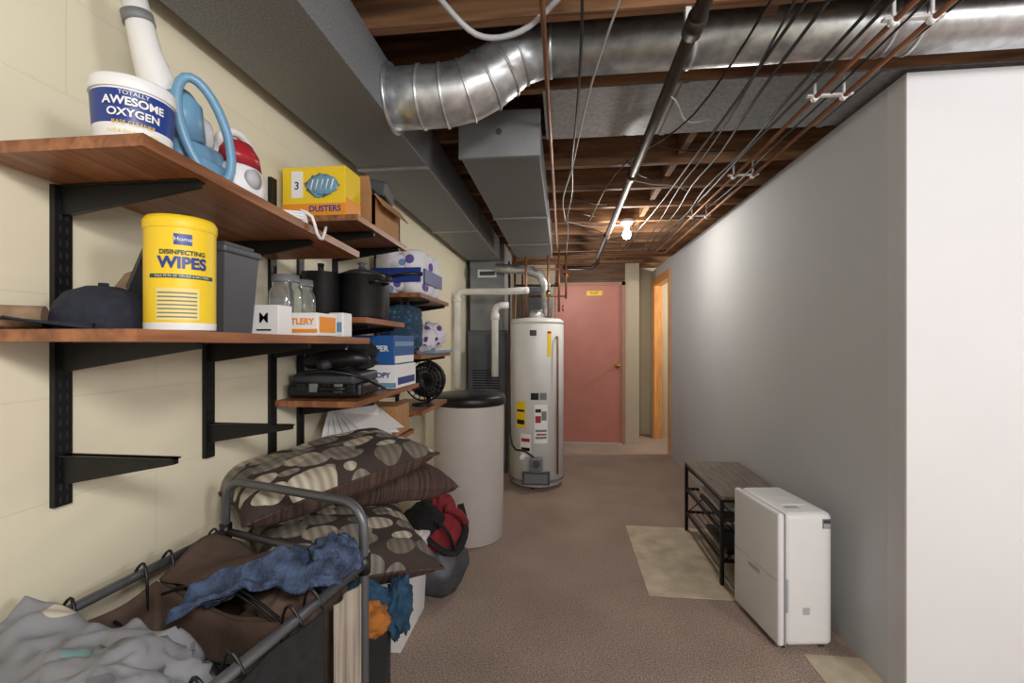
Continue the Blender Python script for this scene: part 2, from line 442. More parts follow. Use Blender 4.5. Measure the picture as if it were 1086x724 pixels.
for k, (xa, xb, z) in enumerate([(.62, .86, 2.24), (.79, .88, 2.225), (.84, .90, 2.22), (.70, .60, 2.23), (.06, .03, 2.225), (.98, .97, 2.23), (1.10, 1.0, 2.235), (.50, .80, 2.232)]):
    pts = []
    for i in range(13):
        t_ = i/12; y = -1.2+6.0*t_
        pts.append((xa+(xb-xa)*t_+rc.uniform(-.018, .018), y, z-.014*abs(math.sin(y*2.2+k))))
    o.tube(pts, .0055 if k < 5 else .004, blackp, 6, sub=3)
# thin cables criss-crossing the bays
for k in range(9):
    y = 1.9+.3*k; xa = rc.uniform(.0, .5); xb = xa+rc.uniform(.25, .6)
    o.tube([(xa, y, 2.285), ((xa*2+xb)/3, y+rc.uniform(-.1, .15), 2.25), ((xa+xb*2)/3, y+rc.uniform(.0, .25), 2.245), (xb, y+rc.uniform(.1, .3), 2.28)], .0035, blackp if k % 3 else lightg, 6, sub=5)
o.tube([(-.35, 1.2, 2.26), (-.25, 1.3, 2.2), (-.12, 1.3, 2.2), (0, 1.25, 2.26), (.06, 1.2, 2.3)], .008, lightg, 8, sub=6)
o.tube([(.2, 1.1, 2.3), (.1, 1.6, 2.21), (.05, 2.4, 2.23), (.0, 3.1, 2.27), (.02, 3.75, 2.3)], .004, lightg, 6, sub=6)
o.tube([(.6, 1.2, 2.3), (.52, 1.9, 2.22), (.3, 2.6, 2.26), (.2, 3.6, 2.24)], .004, blackp, 6, sub=6)
o.done()
o = O('ceiling_light_bulb')
bx, by = .515, 3.79
o.lathe([(0, 0), (.055, 0), (.055, -.02), (.035, -.045), (.022, -.05), (.022, -.06)], (bx, by, 2.3), white, 24)
o.lathe([(.014, 0), (.016, -.02), (.03, -.05), (.034, -.068), (.024, -.094), (0, -.102)], (bx, by, 2.245), bulbm, 24)
o.done()

# ------------------------------------------------------------------ water heater
hx, hy, hr = -.245, 4.22, .25
o = O('water_heater')
for a in range(3):
    an = a*2*pi/3+.4; o.cyl((hx+.17*math.cos(an), hy+.17*math.sin(an), 0), (hx+.17*math.cos(an), hy+.17*math.sin(an), .04), .02, darkg)
o.lathe([(0, .03), (hr-.02, .03), (hr-.02, .07), (hr, .07), (hr, 1.46), (hr-.006, 1.475), (hr+.002, 1.475), (hr+.002, 1.495), (hr-.03, 1.515), (.08, 1.53), (0, 1.53)], (hx, hy, 0), offw, 48)
o.lathe([(hr+.002, .065), (hr+.002, .09)], (hx, hy, 0), midg, 48)
fa = math.atan2(-hy, -hx)
def wh(x0, x1, z0, z1, m, off=.002, nn=8):
    R = hr+off
    o.grid(lambda u, v: Vector((hx+R*math.cos(fa+(x0+(x1-x0)*u)/R), hy+R*math.sin(fa+(x0+(x1-x0)*u)/R), z0+(z1-z0)*v)), nn, 1, m)
wh(.10, .135, 1.18, 1.4, yellow); wh(.10, .135, 1.38, 1.4, red, .003)
wh(-.02, .1, .42, .76, paper); wh(-.01, .04, .60, .66, red, .003); wh(-.01, .04, .69, .72, black, .003); wh(.045, .09, .62, .70, midg, .003); wh(-.01, .09, .52, .54, midg, .003); wh(-.01, .09, .46, .48, midg, .003); wh(.0, .09, .49, .505, red, .003)
wh(-.20, -.10, .55, .78, yellow); wh(-.19, -.11, .58, .62, black, .003); wh(-.19, -.11, .69, .71, black, .003)
wh(-.05, .02, .8, .86, black); wh(.03, .09, .8, .86, midg)
wh(-.15, -.05, .3, .5, paper); wh(-.14, -.06, .43, .46, red, .003); wh(-.14, -.06, .35, .38, black, .003)
wh(-.06, .0, 1.36, 1.41, darkg)
def wp(x, off, z):
    R = hr+off; return (hx+R*math.cos(fa+x/R), hy+R*math.sin(fa+x/R), z)
o.box(wp(.0, .03, .25), (.11, .07, .11), midg, .01); o.cyl(wp(0, .06, .26), wp(0, .1, .26), .03, darkg)
o.bb(hx-.11, hx+.13, hy-hr-.012, hy-hr+.05, .06, .17, darkg, .005)
o.bb(hx-.09, hx+.11, hy-hr-.016, hy-hr-.01, .075, .155, midg)
o.cyl(wp(-.13, -.01, .3), wp(-.13, .05, .3), .02, white)
o.tube([wp(-.02, .03, .3), wp(-.1, .05, .36), wp(-.24, .05, .4), wp(-.28, .04, .8), wp(-.28, .04, 1.9)], .009, iron, 8, sub=3)
o.tube([wp(.2, 0, 1.35), wp(.2, .04, 1.35), wp(.2, .045, 1.2), wp(.2, .045, .15)], .009, copper, 8)
o.tube([(hx-.1, hy+.03, 1.52), (hx-.1, hy+.03, 2.2)], .011, copper, 10)
o.tube([(hx+.11, hy-.02, 1.52), (hx+.11, hy-.02, 2.2)], .011, copper, 10)
o.cyl((hx+.11, hy-.02, 1.72), (hx+.11, hy-.02, 1.78), .02, brass)
o.cyl((hx, hy, 1.53), (hx, hy, 1.6), .075, galv, .05)
o.tube([(hx+.08, hy+.1, 1.55), (hx+.08, hy+.1, 1.84), (hx+.03, hy+.1, 1.94), (hx-.1, hy+.1, 1.99), (hx-.4, hy+.14, 2.02)], .045, galv, 16)
o.done()
o = O('plumbing_manifold')
for x, y, za, zb2 in ((-.47, 4.45, .6, 2.2), (-.53, 4.47, .9, 2.1), (-.04, 4.5, 1.6, 2.21), (.03, 4.72, 1.75, 2.2), (-.40, 4.5, 1.5, 2.1)):
    o.tube([(x, y, za), (x, y, zb2)], .011, copper, 8)
o.tube([(-.53, 4.47, 2.02), (-.04, 4.5, 2.02)], .011, copper, 8); o.tube([(-.47, 4.45, 1.86), (-.04, 4.5, 1.86)], .012, iron, 8); o.tube([(.03, 4.72, 1.78), (-.35, 4.74, 1.78)], .011, copper, 8)
for p in ((-.3, 4.48, 2.02), (-.2, 4.48, 1.86), (.03, 4.72, 2.0)):
    o.cyl((p[0]-.025, p[1], p[2]), (p[0]+.025, p[1], p[2]), .018, brass); o.box((p[0], p[1]-.02, p[2]+.02), (.05, .008, .012), red, .002)
o.done()
o = O('utility_cabinet')
o.bb(-.5, -.13, 5.35, 5.8, .02, 1.95, furn, .006); o.bb(-.48, -.15, 5.343, 5.35, .06, 1.0, darkg, .003); o.bb(-.48, -.15, 5.343, 5.35, 1.04, 1.9, darkg, .003)
for x in (-.48, -.15): o.bb(x-.015, x+.015, 5.37, 5.4, 0, .03, black)
o.cyl((-.2, 5.343, 1.2), (-.2, 5.33, 1.2), .012, lightg); o.done()

# ------------------------------------------------------------------ furnace, pvc
o = O('furnace')
o.bb(-.955, -.55, 4.5, 5.2, 0, 1.42, furn, .008)
o.bb(-.94, -.565, 4.488, 4.5, .1, .72, midg, .003); o.bb(-.94, -.565, 4.488, 4.5, .76, 1.38, furn, .003)
for i in range(8): o.bb(-.9, -.62, 4.484, 4.489, .84+i*.025, .85+i*.025, black)
o.bb(-.93, -.58, 4.5, 5.15, 1.42, 2.29, galvdull, .003)
o.bb(-.85, -.66, 4.494, 4.5, 1.95, 2.03, paper); o.bb(-.83, -.68, 4.492, 4.495, 1.97, 2.01, darkg)
o.done()
o = O('pvc_vent_pipe')
o.tube([(-.93, 3.95, .9), (-.93, 3.95, 1.70), (-.915, 3.95, 1.735), (-.88, 3.95, 1.75), (-.5, 3.98, 1.75), (-.3, 3.9, 1.75)], .03, pvc, 16)
o.tube([(-.93, 3.95, 1.66), (-.93, 3.95, 1.69)], .037, pvc, 16); o.done()
o = O('pvc_vent_pipe')
o.tube([(-.60, 4.0, 1.0), (-.60, 4.0, 1.58), (-.585, 4.0, 1.615), (-.55, 4.0, 1.63), (-.48, 4.0, 1.63)], .03, pvc, 16)
o.tube([(-.60, 4.0, 1.5), (-.60, 4.0, 1.56)], .037, pvc, 16); o.done()

# ------------------------------------------------------------------ brine tank
o = O('water_softener_tank')
o.lathe([(0, 0), (.225, 0), (.232, .01), (.238, .9), (.238, .905)], (-.636, 3.05, 0), tankg, 48)
o.lathe([(.243, .89), (.25, .895), (.25, .935), (.235, .955), (.1, .965), (0, .965)], (-.636, 3.05, 0), blackp, 48)
o.lathe([(.243, .89), (.238, .90)], (-.636, 3.05, 0), blackp, 48)
o.done()

# ------------------------------------------------------------------ shelves
def zt(y): return 1.64-.05*(y-.65)
def board(name, y0, y1, z0, z1, xf=-.66, xb=WL+.012, th=.02):
    o = O(name)
    o.hexa([(xb, y0, z0-th), (xf, y0, z0-th), (xf, y1, z1-th), (xb, y1, z1-th), (xb, y0, z0), (xf, y0, z0), (xf, y1, z1), (xb, y1, z1)], shelfw)
    return o
board('wall_shelf', .65, 1.42, 1.64, 1.602).done()
board('wall_shelf', .64, 1.5, 1.33, 1.322).done()
board('wall_shelf', 1.45, 1.93, 1.735, 1.725, -.68).done()
board('wall_shelf', 1.51, 1.9, 1.395, 1.39, -.68).done()
board('wall_shelf', 1.44, 2.1, 1.11, 1.115, -.68).done()
board('wall_shelf', 1.68, 2.15, .885, .885, -.72).done()
board('wall_shelf', 2.12, 2.66, 1.545, 1.54, -.68).done()
board('wall_shelf', 2.12, 2.7, 1.245, 1.245, -.68).done()
board('wall_shelf', 2.2, 2.7, .96, .96, -.7).done()

def bracket(o, y, zt_, L, hb=.055):
    x0 = WL+.012
    o.poly([(x0, y-.006, zt_), (x0+L, y-.006, zt_), (x0+L, y-.006, zt_-.012), (x0+.02, y-.006, zt_-hb), (x0, y-.006, zt_-hb)], (0, .012, 0), black)
    o.bb(x0, x0+L, y-.012, y+.012, zt_-.003, zt_, black)
def standard(y, z0, z1, br):
    o = O('shelf_standard_with_brackets')
    o.bb(WL, WL+.012, y-.016, y+.016, z0, z1, black)
    n = int((z1-z0)/.025)
    for i in range(n):
        z = z0+.012+i*.025
        for dy in (-.006, .006): o.bb(WL+.0115, WL+.0124, y+dy-.0018, y+dy+.0018, z-.006, z+.006, slot)
    for z, L, hb in br: bracket(o, y, z, L, hb)
    o.done()
standard(.785, .99, 1.612, [(zt(.785)-.022, .29, .055), (1.308, .29, .055), (1.09, .24, .055)])
standard(1.157, .99, 1.304, [(1.305, .29, .05), (1.085, .24, .05)])
o = O('shelf_standard_with_brackets'); bracket(o, 1.2, zt(1.2)-.022, .27); o.bb(WL, WL+.012, 1.184, 1.216, 1.35, 1.59, black); o.done()
standard(1.435, .62, 1.86, [(1.301, .26, .045)])
standard(1.60, .86, 1.80, [(1.709, .28, .05), (1.371, .26, .04), (1.089, .28, .05)])
standard(1.86, .7, 1.80, [(1.705, .28, .05), (1.368, .26, .04), (1.091, .28, .05), (.864, .22, .04)])
standard(2.3, .8, 1.80, [(1.52, .28, .05), (1.224, .28, .05), (.939, .22, .05)])
standard(2.6, .8, 1.80, [(1.518, .28, .05), (1.224, .28, .05), (.939, .22, .05)])

# ------------------------------------------------------------------ top shelf items
cx, cy = -.757, .728; z0 = zt(.728)
a0 = math.atan2(-cy, -cx)
k_ = .86
o = O('powder_cleaner_tub')
def sc(p): return [(a*k_, b*.93) for a, b in p]
o.lathe(sc([(0, 0), (.062, 0), (.064, .003), (.068, .112)]), (cx, cy, z0), white, 40)
o.lathe(sc([(.0635, .008), (.0688, .10)]), (cx, cy, z0), blue, 40)
o.lathe(sc([(.071, .104), (.072, .106), (.072, .125), (.069, .128), (0, .128)]), (cx, cy, z0), white, 40)
o.lathe(sc([(.071, .104), (.067, .104)]), (cx, cy, z0), white, 40)
o.text('TOTALLY', .010, white, cylmap((cx, cy), .0700*k_, a0, z0+.087))
o.text('AWESOME', .0185, white, cylmap((cx, cy), .0700*k_, a0, z0+.073), .0006)
o.text('OXYGEN', .018, white, cylmap((cx, cy), .0695*k_, a0, z0+.054), .0005)
o.text('BASE CLEANER', .009, yellow, cylmap((cx, cy), .0685*k_, a0, z0+.038))
o.text('DYE & CHLORINE FREE', .007, yellow, cylmap((cx, cy), .0678*k_, a0, z0+.024))
o.done()
o = O('green_tool_case'); o.box((-.905, .78, zt(.8)+.012), (.09, .14, .022), green, .005); o.box((-.905, .78, zt(.8)+.026), (.05, .08, .006), blackp, .002); o.done()

o = O('steam_cleaner')
zb = zt(.9)
o.box((-.80, .90, zb+.055), (.10, .15, .11), steelblue, .03, seg=4, smooth=True)
o.box((-.80, .88, zb+.13), (.085, .11, .08), white, .03, seg=4, smooth=True)
o.tube([(-.80, .86, zb+.12), (-.81, .84, zb+.18), (-.825, .82, zb+.26), (-.85, .80, zb+.42)], [.042, .036, .026, .02], offw, 16)
o.tube([(-.785, .865, zb+.10), (-.78, .85, zb+.17), (-.78, .86, zb+.19)], [.04, .04, .02], steelblue, 16)
o.cyl((-.835, .815, zb+.31), (-.838, .812, zb+.33), .027, midg)
hp = []
for i in range(24):
    a = 2*pi*i/24
    t_ = .040*math.cos(a)-.024*math.sin(a)
    hp.append((-.715+.65*t_, .84+.75*t_, zb+.105+.098*math.sin(a)))
o.tube(hp, .009, steelblue, 10, closed=True)
o.box((-.74, .875, zb+.03), (.05, .09, .055), steelblue, .015, seg=3, smooth=True)
o.done()

o = O('handheld_vacuum')
zb = zt(1.0)
mxr = Matrix.Rotation(.35, 4, 'Z')
vx, vy = -.765, .995
o.lathe([(0, 0), (.05, 0), (.07, .02), (.074, .05), (.068, .085), (.05, .1)], (vx, vy, zb), white, 32, mxr, sy=.95, sx=.8)
o.lathe([(.05, .1), (.064, .09), (.058, .125), (.04, .15), (0, .158)], (vx, vy, zb), red, 32, mxr, sy=.95, sx=.8)
o.tube([(vx-.01, vy-.05, zb+.1), (vx-.01, vy-.04, zb+.155), (vx, vy, zb+.178), (vx, vy+.05, zb+.155), (vx+.01, vy+.06, zb+.1)], .010, offw, 12, sub=4)
o.lathe([(0, 0), (.022, 0), (.022, .012), (0, .015)], (vx+.05, vy-.02, zb+.06), lightg, 20, Matrix.Rotation(pi/2, 4, 'Y'))
o.done()
o = O('white_cord')
pts = []
for i in range(46):
    a = i*.42; r = .034+.006*math.sin(i*1.3)
    pts.append((-.705+r*.9*math.cos(a), 1.115+r*1.1*math.sin(a), zt(1.1)+.006+.0004*i))
pts += [(-.68, 1.12, zt(1.1)+.035), (-.655, 1.13, zt(1.1)+.02), (-.648, 1.14, zt(1.1)-.02), (-.65, 1.17, zt(1.1)-.03), (-.655, 1.2, zt(1.1)+.01)]
o.tube(pts, .004, white, 8, sub=2); o.done()

# ------------------------------------------------------------------ lower shelf items
cx, cy = -.722, .79; z0 = 1.33; a0 = math.atan2(-cy, -cx)+.05
o = O('disinfecting_wipes_canister')
q = .875
def sq_(p): return [(a*q, b*.985) for a, b in p]
o.lathe(sq_([(0, 0), (.062, 0), (.064, .004), (.064, .19)]), (cx, cy, z0), white, 40)
o.lathe(sq_([(.0645, .01), (.0648, .19)]), (cx, cy, z0), yellow, 40)
o.lathe(sq_([(.066, .188), (.067, .19), (.067, .204), (.062, .212), (.04, .215), (0, .215)]), (cx, cy, z0), yellow, 40)
o.lathe(sq_([(.066, .188), (.064, .188)]), (cx, cy, z0), yellow, 40)
o.lathe(sq_([(.0645, .001), (.0651, .014)]), (cx, cy, z0), white, 40)
R = .0657*q
def lab(x0, x1, za, zb_, m, rr=R):
    o.grid(lambda u, v: Vector((cx+rr*math.cos(a0+(x0+(x1-x0)*u)/rr), cy+rr*math.sin(a0+(x0+(x1-x0)*u)/rr), z0+za+(zb_-za)*v)), 12, 1, m)
lab(-.014, .014, .154, .174, blue)
o.text("Home", .011, white, cylmap((cx, cy), R+.0006, a0, z0+.164))
o.text('DISINFECTING', .0112, green, cylmap((cx, cy), R+.0004, a0, z0+.140), .0004)
o.text('WIPES', .028, blue, cylmap((cx, cy), R+.0004, a0, z0+.121), .0012)
lab(-.055, .055, .094, .101, green)
o.text('KILLS 99.9% OF VIRUSES & BACTERIA', .0055, white, cylmap((cx, cy), R+.0006, a0, z0+.0975))
lab(-.042, .026, .018, .076, M('pale_label', (240, 222, 140), .5), R)
for i in range(7): lab(-.04, .022, .023+i*.0072, .0255+i*.0072, midg, R+.0004)
o.done()

o = O('grey_waste_bin')
o.hexa([(-.775, .878, 1.328), (-.705, .878, 1.328), (-.705, .965, 1.328), (-.775, .965, 1.328), (-.785, .868, 1.50), (-.695, .868, 1.50), (-.695, .975, 1.50), (-.785, .975, 1.50)], graphite)
o.box((-.74, .922, 1.504), (.1, .117, .016), graphite, .005, seg=3)
o.box((-.74, .922, 1.516), (.08, .09, .01), darkg, .003)
o.done()

o = O('baseball_hat')
def dome(o, c, r, h, mat, rotz=0, sx=1, sy=1):
    o.lathe([(r, 0), (r*1.0, h*.25), (r*.93, h*.55), (r*.72, h*.82), (r*.35, h*.97), (0, h)], c, mat, 32, Matrix.Rotation(rotz, 4, 'Z'), sx=sx, sy=sy)
dome(o, (-.87, .775, 1.331), .078, .085, navy, sx=1, sy=.95)
o.cyl((-.87, .775, 1.415), (-.87, .775, 1.421), .008, navy)
def brim(u, v):
    a = -pi*.5+(u-.5)*2.0-.3; r = .076+.06*v*math.cos((u-.5)*2.0)
    return Vector((-.87+r*math.cos(a), .775+r*math.sin(a), 1.338+.012*v-.02*v*v*abs(u-.5)*2))
o.grid(brim, 16, 6, navy, thick=.003)
o.done()
o = O('baseball_hat')
dome(o, (-.88, .90, 1.37), .075, .1, tan)
o.grid(lambda u, v: Vector((-.88+(.074+.06*v*math.cos((u-.5)*2))*math.cos(-.9+(u-.5)*2), .90+(.074+.06*v*math.cos((u-.5)*2))*math.sin(-.9+(u-.5)*2), 1.36+.01*v)), 16, 6, blackp, thick=.003)
o.lathe([(.078, -.038), (.078, .012)], (-.88, .90, 1.37), blackp, 32)
o.done()
o = O('folded_umbrella_bag')
o.poly([(-.93, .85, 1.33), (-.80, .80, 1.33), (-.80, .80, 1.49), (-.815, .805, 1.50), (-.915, .845, 1.39)], (.0, .015, 0), blackf)
o.poly([(-.915, .843, 1.385), (-.815, .803, 1.497), (-.803, .798, 1.497), (-.90, .838, 1.38)], (0, .02, 0), darkg); o.done()
o = O('cardboard_roll'); o.cyl((-.955, .66, 1.352), (-.90, .70, 1.352), .02, tan); o.done()
o = O('small_white_box'); o.bb(-.81, -.73, 1.10, 1.16, 1.327, 1.405, paper, .002); o.text('M', .036, black, flatmap((-.77, 1.0985, 1.37), (1, 0, 0)), .0004); o.bb(-.79, -.75, 1.0985, 1.1, 1.338, 1.342, black); o.done()
o = O('cutlery_box'); o.bb(-.79, -.675, 1.19, 1.30, 1.326, 1.39, paper, .002)
o.text('CUTLERY', .024, orange, flatmap((-.735, 1.1885, 1.365), (1, 0, 0)), .0008); o.bb(-.79, -.675, 1.1882, 1.19, 1.335, 1.345, orange)
o.bb(-.6755, -.674, 1.2, 1.29, 1.335, 1.38, orange); o.done()
o = O('salt_packet_box'); o.bb(-.73, -.68, 1.35, 1.41, 1.324, 1.40, paper, .004); o.bb(-.725, -.685, 1.348, 1.351, 1.34, 1.37, steelblue); o.done()
o = O('glass_jar')
for (x, y, r, h) in ((-.82, 1.27, .045, .16), (-.84, 1.38, .045, .16)):
    o.lathe([(0, 0), (r, 0), (r, h*.8), (r*.8, h*.9), (r*.8, h)], (x, y, 1.326), glass, 28)
    o.lathe([(r*.85, h), (r*.85, h+.02), (0, h+.02)], (x, y, 1.326), midg, 28)
o.done()

# ------------------------------------------------------------------ second bay
o = O('duster_box')
bxz = 1.738
o.bb(-.955, -.728, 1.46, 1.575, bxz, bxz+.165, yellow, .002)
o.bb(-.955, -.728, 1.4585, 1.461, bxz+.003, bxz+.04, orange)
o.bb(-.7275, -.7265, 1.462, 1.573, bxz+.003, bxz+.06, orange)
o.heap((-.81, 1.457, bxz+.10), (.05, .003, .034), steelblue, 3, .3, 16, 5)
for i in range(5): o.cyl((-.85+i*.018, 1.456, bxz+.085), (-.84+i*.018, 1.456, bxz+.12), .003, paper, seg=8)
o.bb(-.92, -.88, 1.457, 1.461, bxz+.06, bxz+.15, paper)
o.text('DUSTERS', .028, blue, flatmap((-.80, 1.4575, bxz+.021), (1, 0, 0)), .0008)
o.text('3', .036, blue, flatmap((-.90, 1.4565, bxz+.1), (1, 0, 0)), .0008)
o.done()
o = O('open_cardboard_box')
o.bb(-.94, -.70, 1.63, 1.64, bxz-.003, bxz+.12, card); o.bb(-.94, -.70, 1.89, 1.90, bxz-.005, bxz+.12, card)
o.bb(-.94, -.93, 1.63, 1.9, bxz-.005, bxz+.12, card); o.bb(-.71, -.70, 1.63, 1.9, bxz-.005, bxz+.12, card)
o.bb(-.94, -.70, 1.63, 1.9, bxz-.005, bxz+.003, card)
o.box((-.68, 1.76, bxz+.10), (.06, .26, .004), card, rot=(0, .9, 0))
o.box((-.82, 1.62, bxz+.15), (.22, .004, .07), card, rot=(.4, 0, 0))
o.box((-.82, 1.77, bxz+.13), (.2, .22, .06), blackp, .015); o.box((-.78, 1.78, bxz+.18), (.16, .17, .06), darkg, .01, rot=(0, .15, .2))
o.done()
o = O('stock_pot')
for (x, y, r, h) in ((-.77, 1.68, .083, .165),):
    o.lathe([(0, 0), (r*.95, 0), (r, .01), (r, h), (r+.005, h+.004), (r-.004, h+.004), (r-.004, .02)], (x, y, 1.396), blackp, 36)
    o.lathe([(r+.003, h+.004), (r*.6, h+.02), (.015, h+.028), (.01, h+.04), (.02, h+.05), (0, h+.055)], (x, y, 1.396), darkg, 36)
    o.tube([(x+r*.7, y-r*.7, 1.396+h*.8), (x+r*.7+.03, y-r*.7-.02, 1.396+h*.82), (x+r+.03, y-.02, 1.396+h*.82), (x+r, y, 1.396+h*.8)], .006, blackp, 8, sub=3)
o.done()
o = O('stock_pot')
o.lathe([(0, 0), (.06, 0), (.065, .01), (.065, .16), (.068, .165), (0, .172)], (-.885, 1.585, 1.396), blackp, 36); o.lathe([(.01, .17), (.012, .2), (0, .2)], (-.885, 1.585, 1.396), blackp, 16); o.done()
o = O('frying_pan')
o.lathe([(0, 0), (.07, 0), (.09, .035), (.088, .035), (.068, .004), (0, .004)], (-.80, 1.83, 1.56), blackp, 36, Matrix.Rotation(.1, 4, 'Y'))
o.tube([(-.72, 1.85, 1.585), (-.64, 1.88, 1.60), (-.6, 1.90, 1.60)], .008, blackp, 8)
o.lathe([(0, 0), (.07, 0), (.072, .15), (.072, .165), (0, .165)], (-.80, 1.84, 1.393), darkg, 32)
o.done()

o = O('black_power_tool_case')
o.box((-.83, 1.59, 1.14), (.26, .2, .05), blackp, .012, rot=(0, 0, .1)); o.box((-.82, 1.58, 1.183), (.24, .17, .035), darkg, .01, rot=(.05, 0, -.1))
o.tube([(-.74, 1.49, 1.15), (-.74, 1.462, 1.15), (-.82, 1.46, 1.15), (-.82, 1.49, 1.15)], .007, blackp, 8, sub=3)
for i in range(5): o.box((-.9+i*.045, 1.483, 1.15), (.03, .01, .03), midg if i % 2 else blackp, .003)
o.tube([(-.9, 1.48, 1.2), (-.8, 1.46, 1.21), (-.7, 1.5, 1.19), (-.67, 1.6, 1.15), (-.68, 1.68, 1.13)], .006, blackp, 8, sub=4)
o.done()
o = O('black_drill')
o.tube([(-.92, 1.56, 1.235), (-.84, 1.55, 1.245), (-.74, 1.56, 1.25), (-.69, 1.565, 1.245)], [.025, .035, .03, .012], blackp, 14)
o.tube([(-.82, 1.555, 1.235), (-.84, 1.50, 1.225)], .018, darkg, 12); o.heap((-.80, 1.62, 1.225), (.09, .06, .03), blackf, 4, .3, 18)
o.heap((-.88, 1.60, 1.275), (.06, .06, .04), navy, 5, .3, 18); o.heap((-.76, 1.66, 1.275), (.05, .05, .035), blackf, 6, .3, 18)
o.done()
o = O('paper_ream_box'); o.bb(-.93, -.68, 1.80, 2.05, 1.116, 1.214, paper, .002); o.text('LASER COPY', .03, blue, flatmap((-.79, 1.7985, 1.17), (1, 0, 0)), .001); o.bb(-.93, -.68, 1.798, 1.8, 1.12, 1.14, steelblue)
o.bb(-.6795, -.6785, 1.82, 2.03, 1.13, 1.16, blue); o.done()
o = O('paper_ream_box'); o.bb(-.94, -.685, 1.79, 2.04, 1.216, 1.335, midblue, .002); o.text('COPY PAPER', .032, white, flatmap((-.80, 1.7885, 1.28), (1, 0, 0)), .001)
o.bb(-.6845, -.6835, 1.8, 2.03, 1.22, 1.25, paper); o.bb(-.6845, -.6835, 1.8, 2.03, 1.29, 1.31, steelblue); o.done()
o = O('small_cardboard_box'); o.bb(-.92, -.735, 1.95, 2.12, .887, 1.02, card, .003); o.bb(-.92, -.735, 1.948, 1.951, .95, .956, tan); o.text('FRAGILE', .03, orange, flatmap((-.80, 1.9475, .98), (1, 0, 0))); o.done()
o = O('loose_papers')
for i in range(6):
    o.box((-.85+i*.006, 1.76+i*.015, .98+i*.004), (.2, .26, .0015), paper, rot=(.6-.05*i, .30-.05*i, .5+.1*i))
o.done()
o = O('paper_towel_pack')
for i in range(2):
    for j in range(3):
        o.lathe([(0, 0), (.05, 0), (.062, .01), (.064, .1), (.062, .205), (.05, .215), (0, .215)], (-.87+i*.125, 2.21+j*.125, 1.546), towelpk, 20)
o.box((-.81, 2.335, 1.65), (.235, .36, .19), towelpk, .03, seg=3, smooth=True)
o.bb(-.935, -.685, 2.140, 2.146, 1.60, 1.67, blue)
o.bb(-.682, -.676, 2.18, 2.5, 1.60, 1.67, blue)
o.done()
o = O('blue_backpack')
o.heap((-.81, 2.22, 1.375), (.10, .07, .115), tealbag, 1, .1, 22, 2.2, .6)
o.heap((-.79, 2.15, 1.33), (.07, .03, .06), tealbag, 2, .1, 18, 2.2, .6)
o.tube([(-.85, 2.14, 1.47), (-.83, 2.11, 1.4), (-.84, 2.14, 1.3)], .008, navy, 8, sub=3); o.tube([(-.80, 2.2, 1.48), (-.80, 2.2, 1.515), (-.77, 2.2, 1.515), (-.77, 2.2, 1.48)], .006, navy, 8, sub=3)
o.done()
o = O('snack_bags')
for i, (x, y) in enumerate(((-.76, 2.4), (-.75, 2.5), (-.82, 2.58))): o.heap((x, y, 1.32+.02*(i % 2)), (.08, .055, .07), bagmix, i+2, .3, 16)
o.done()
o = O('teal_tray'); o.bb(-.72, -.655, 2.3, 2.66, 1.246, 1.26, steelblue, .004); o.done()
o = O('desk_fan')
fc = Vector((-.74, 2.42, 1.10))
for k in range(4):
    rr = .11-.024*k
    o.tube([(fc.x+rr*math.cos(a*pi/10), fc.y-.04*(1-.2*k)*1, fc.z+rr*math.sin(a*pi/10)) for a in range(20)], .005, blackp, 6, closed=True)
for k in range(20):
    a = k*pi/10; o.tube([(fc.x, fc.y-.05, fc.z), (fc.x+.11*math.cos(a), fc.y-.035, fc.z+.11*math.sin(a))], .003, blackp, 5)
for k in range(4):
    a = k*pi/2+.4; o.box((fc.x+.045*math.cos(a), fc.y-.01, fc.z+.045*math.sin(a)), (.08, .004, .055), darkg, rot=(.3, -a, 0))
o.cyl((fc.x, fc.y+.02, fc.z), (fc.x, fc.y+.03, fc.z), .10, blackp)
o.cyl((fc.x, fc.y-.02, fc.z), (fc.x, fc.y+.07, fc.z), .04, blackp); o.cyl((fc.x, fc.y+.03, .975), (fc.x, fc.y+.03, fc.z), .012, blackp); o.lathe([(0, 0), (.06, 0), (.055, .012), (0, .018)], (fc.x-.03, fc.y+.02, .961), blackp, 24)
o.done()

# ------------------------------------------------------------------ laundry sorter cart
LR = Vector((-.445, .98)); LL = Vector((-.885, 1.11)); NR = Vector((-.53, .42)); NL = Vector((-.935, .50))
o = O('laundry_sorter_cart')
def hoop(a, b, ztop):
    d = (b-a).normalized(); pts = [(a.x, a.y, .07), (a.x, a.y, ztop-.08)]
    R = .06
    for k in range(1, 7):
        an = k*pi/12; q = a+d*(R*(1-math.cos(an))); pts.append((q.x, q.y, ztop-R+R*math.sin(an)))
    for k in range(6, 0, -1):
        an = k*pi/12; q = b-d*(R*(1-math.cos(an))); pts.append((q.x, q.y, ztop-R+R*math.sin(an)))
    pts += [(b.x, b.y, ztop-.08), (b.x, b.y, .07)]
    o.tube(pts, .0105, tubeg, 14)
hoop(LR, LL, .945); hoop(NR, NL, .90)
ZR = .81
for a, b in ((LR, NR), (LL, NL)):
    o.tube([(a.x, a.y, ZR), (b.x, b.y, ZR)], .010, tubeg, 12); o.tube([(a.x, a.y, .14), (b.x, b.y, .14)], .010, tubeg, 12)
    for q in (a, b):
        o.cyl((q.x, q.y, ZR-.02), (q.x, q.y, ZR+.02), .015, blackp)
        o.cyl((q.x-.012, q.y, .03), (q.x+.012, q.y, .03), .03, blackp); o.box((q.x, q.y, .06), (.03, .03, .03), midg, .004)
for a, b in ((LR, LL), (NR, NL)):
    o.tube([(a.x, a.y, ZR), (b.x, b.y, ZR)], .009, tubeg, 10); o.tube([(a.x, a.y, .14), (b.x, b.y, .14)], .009, tubeg, 10)
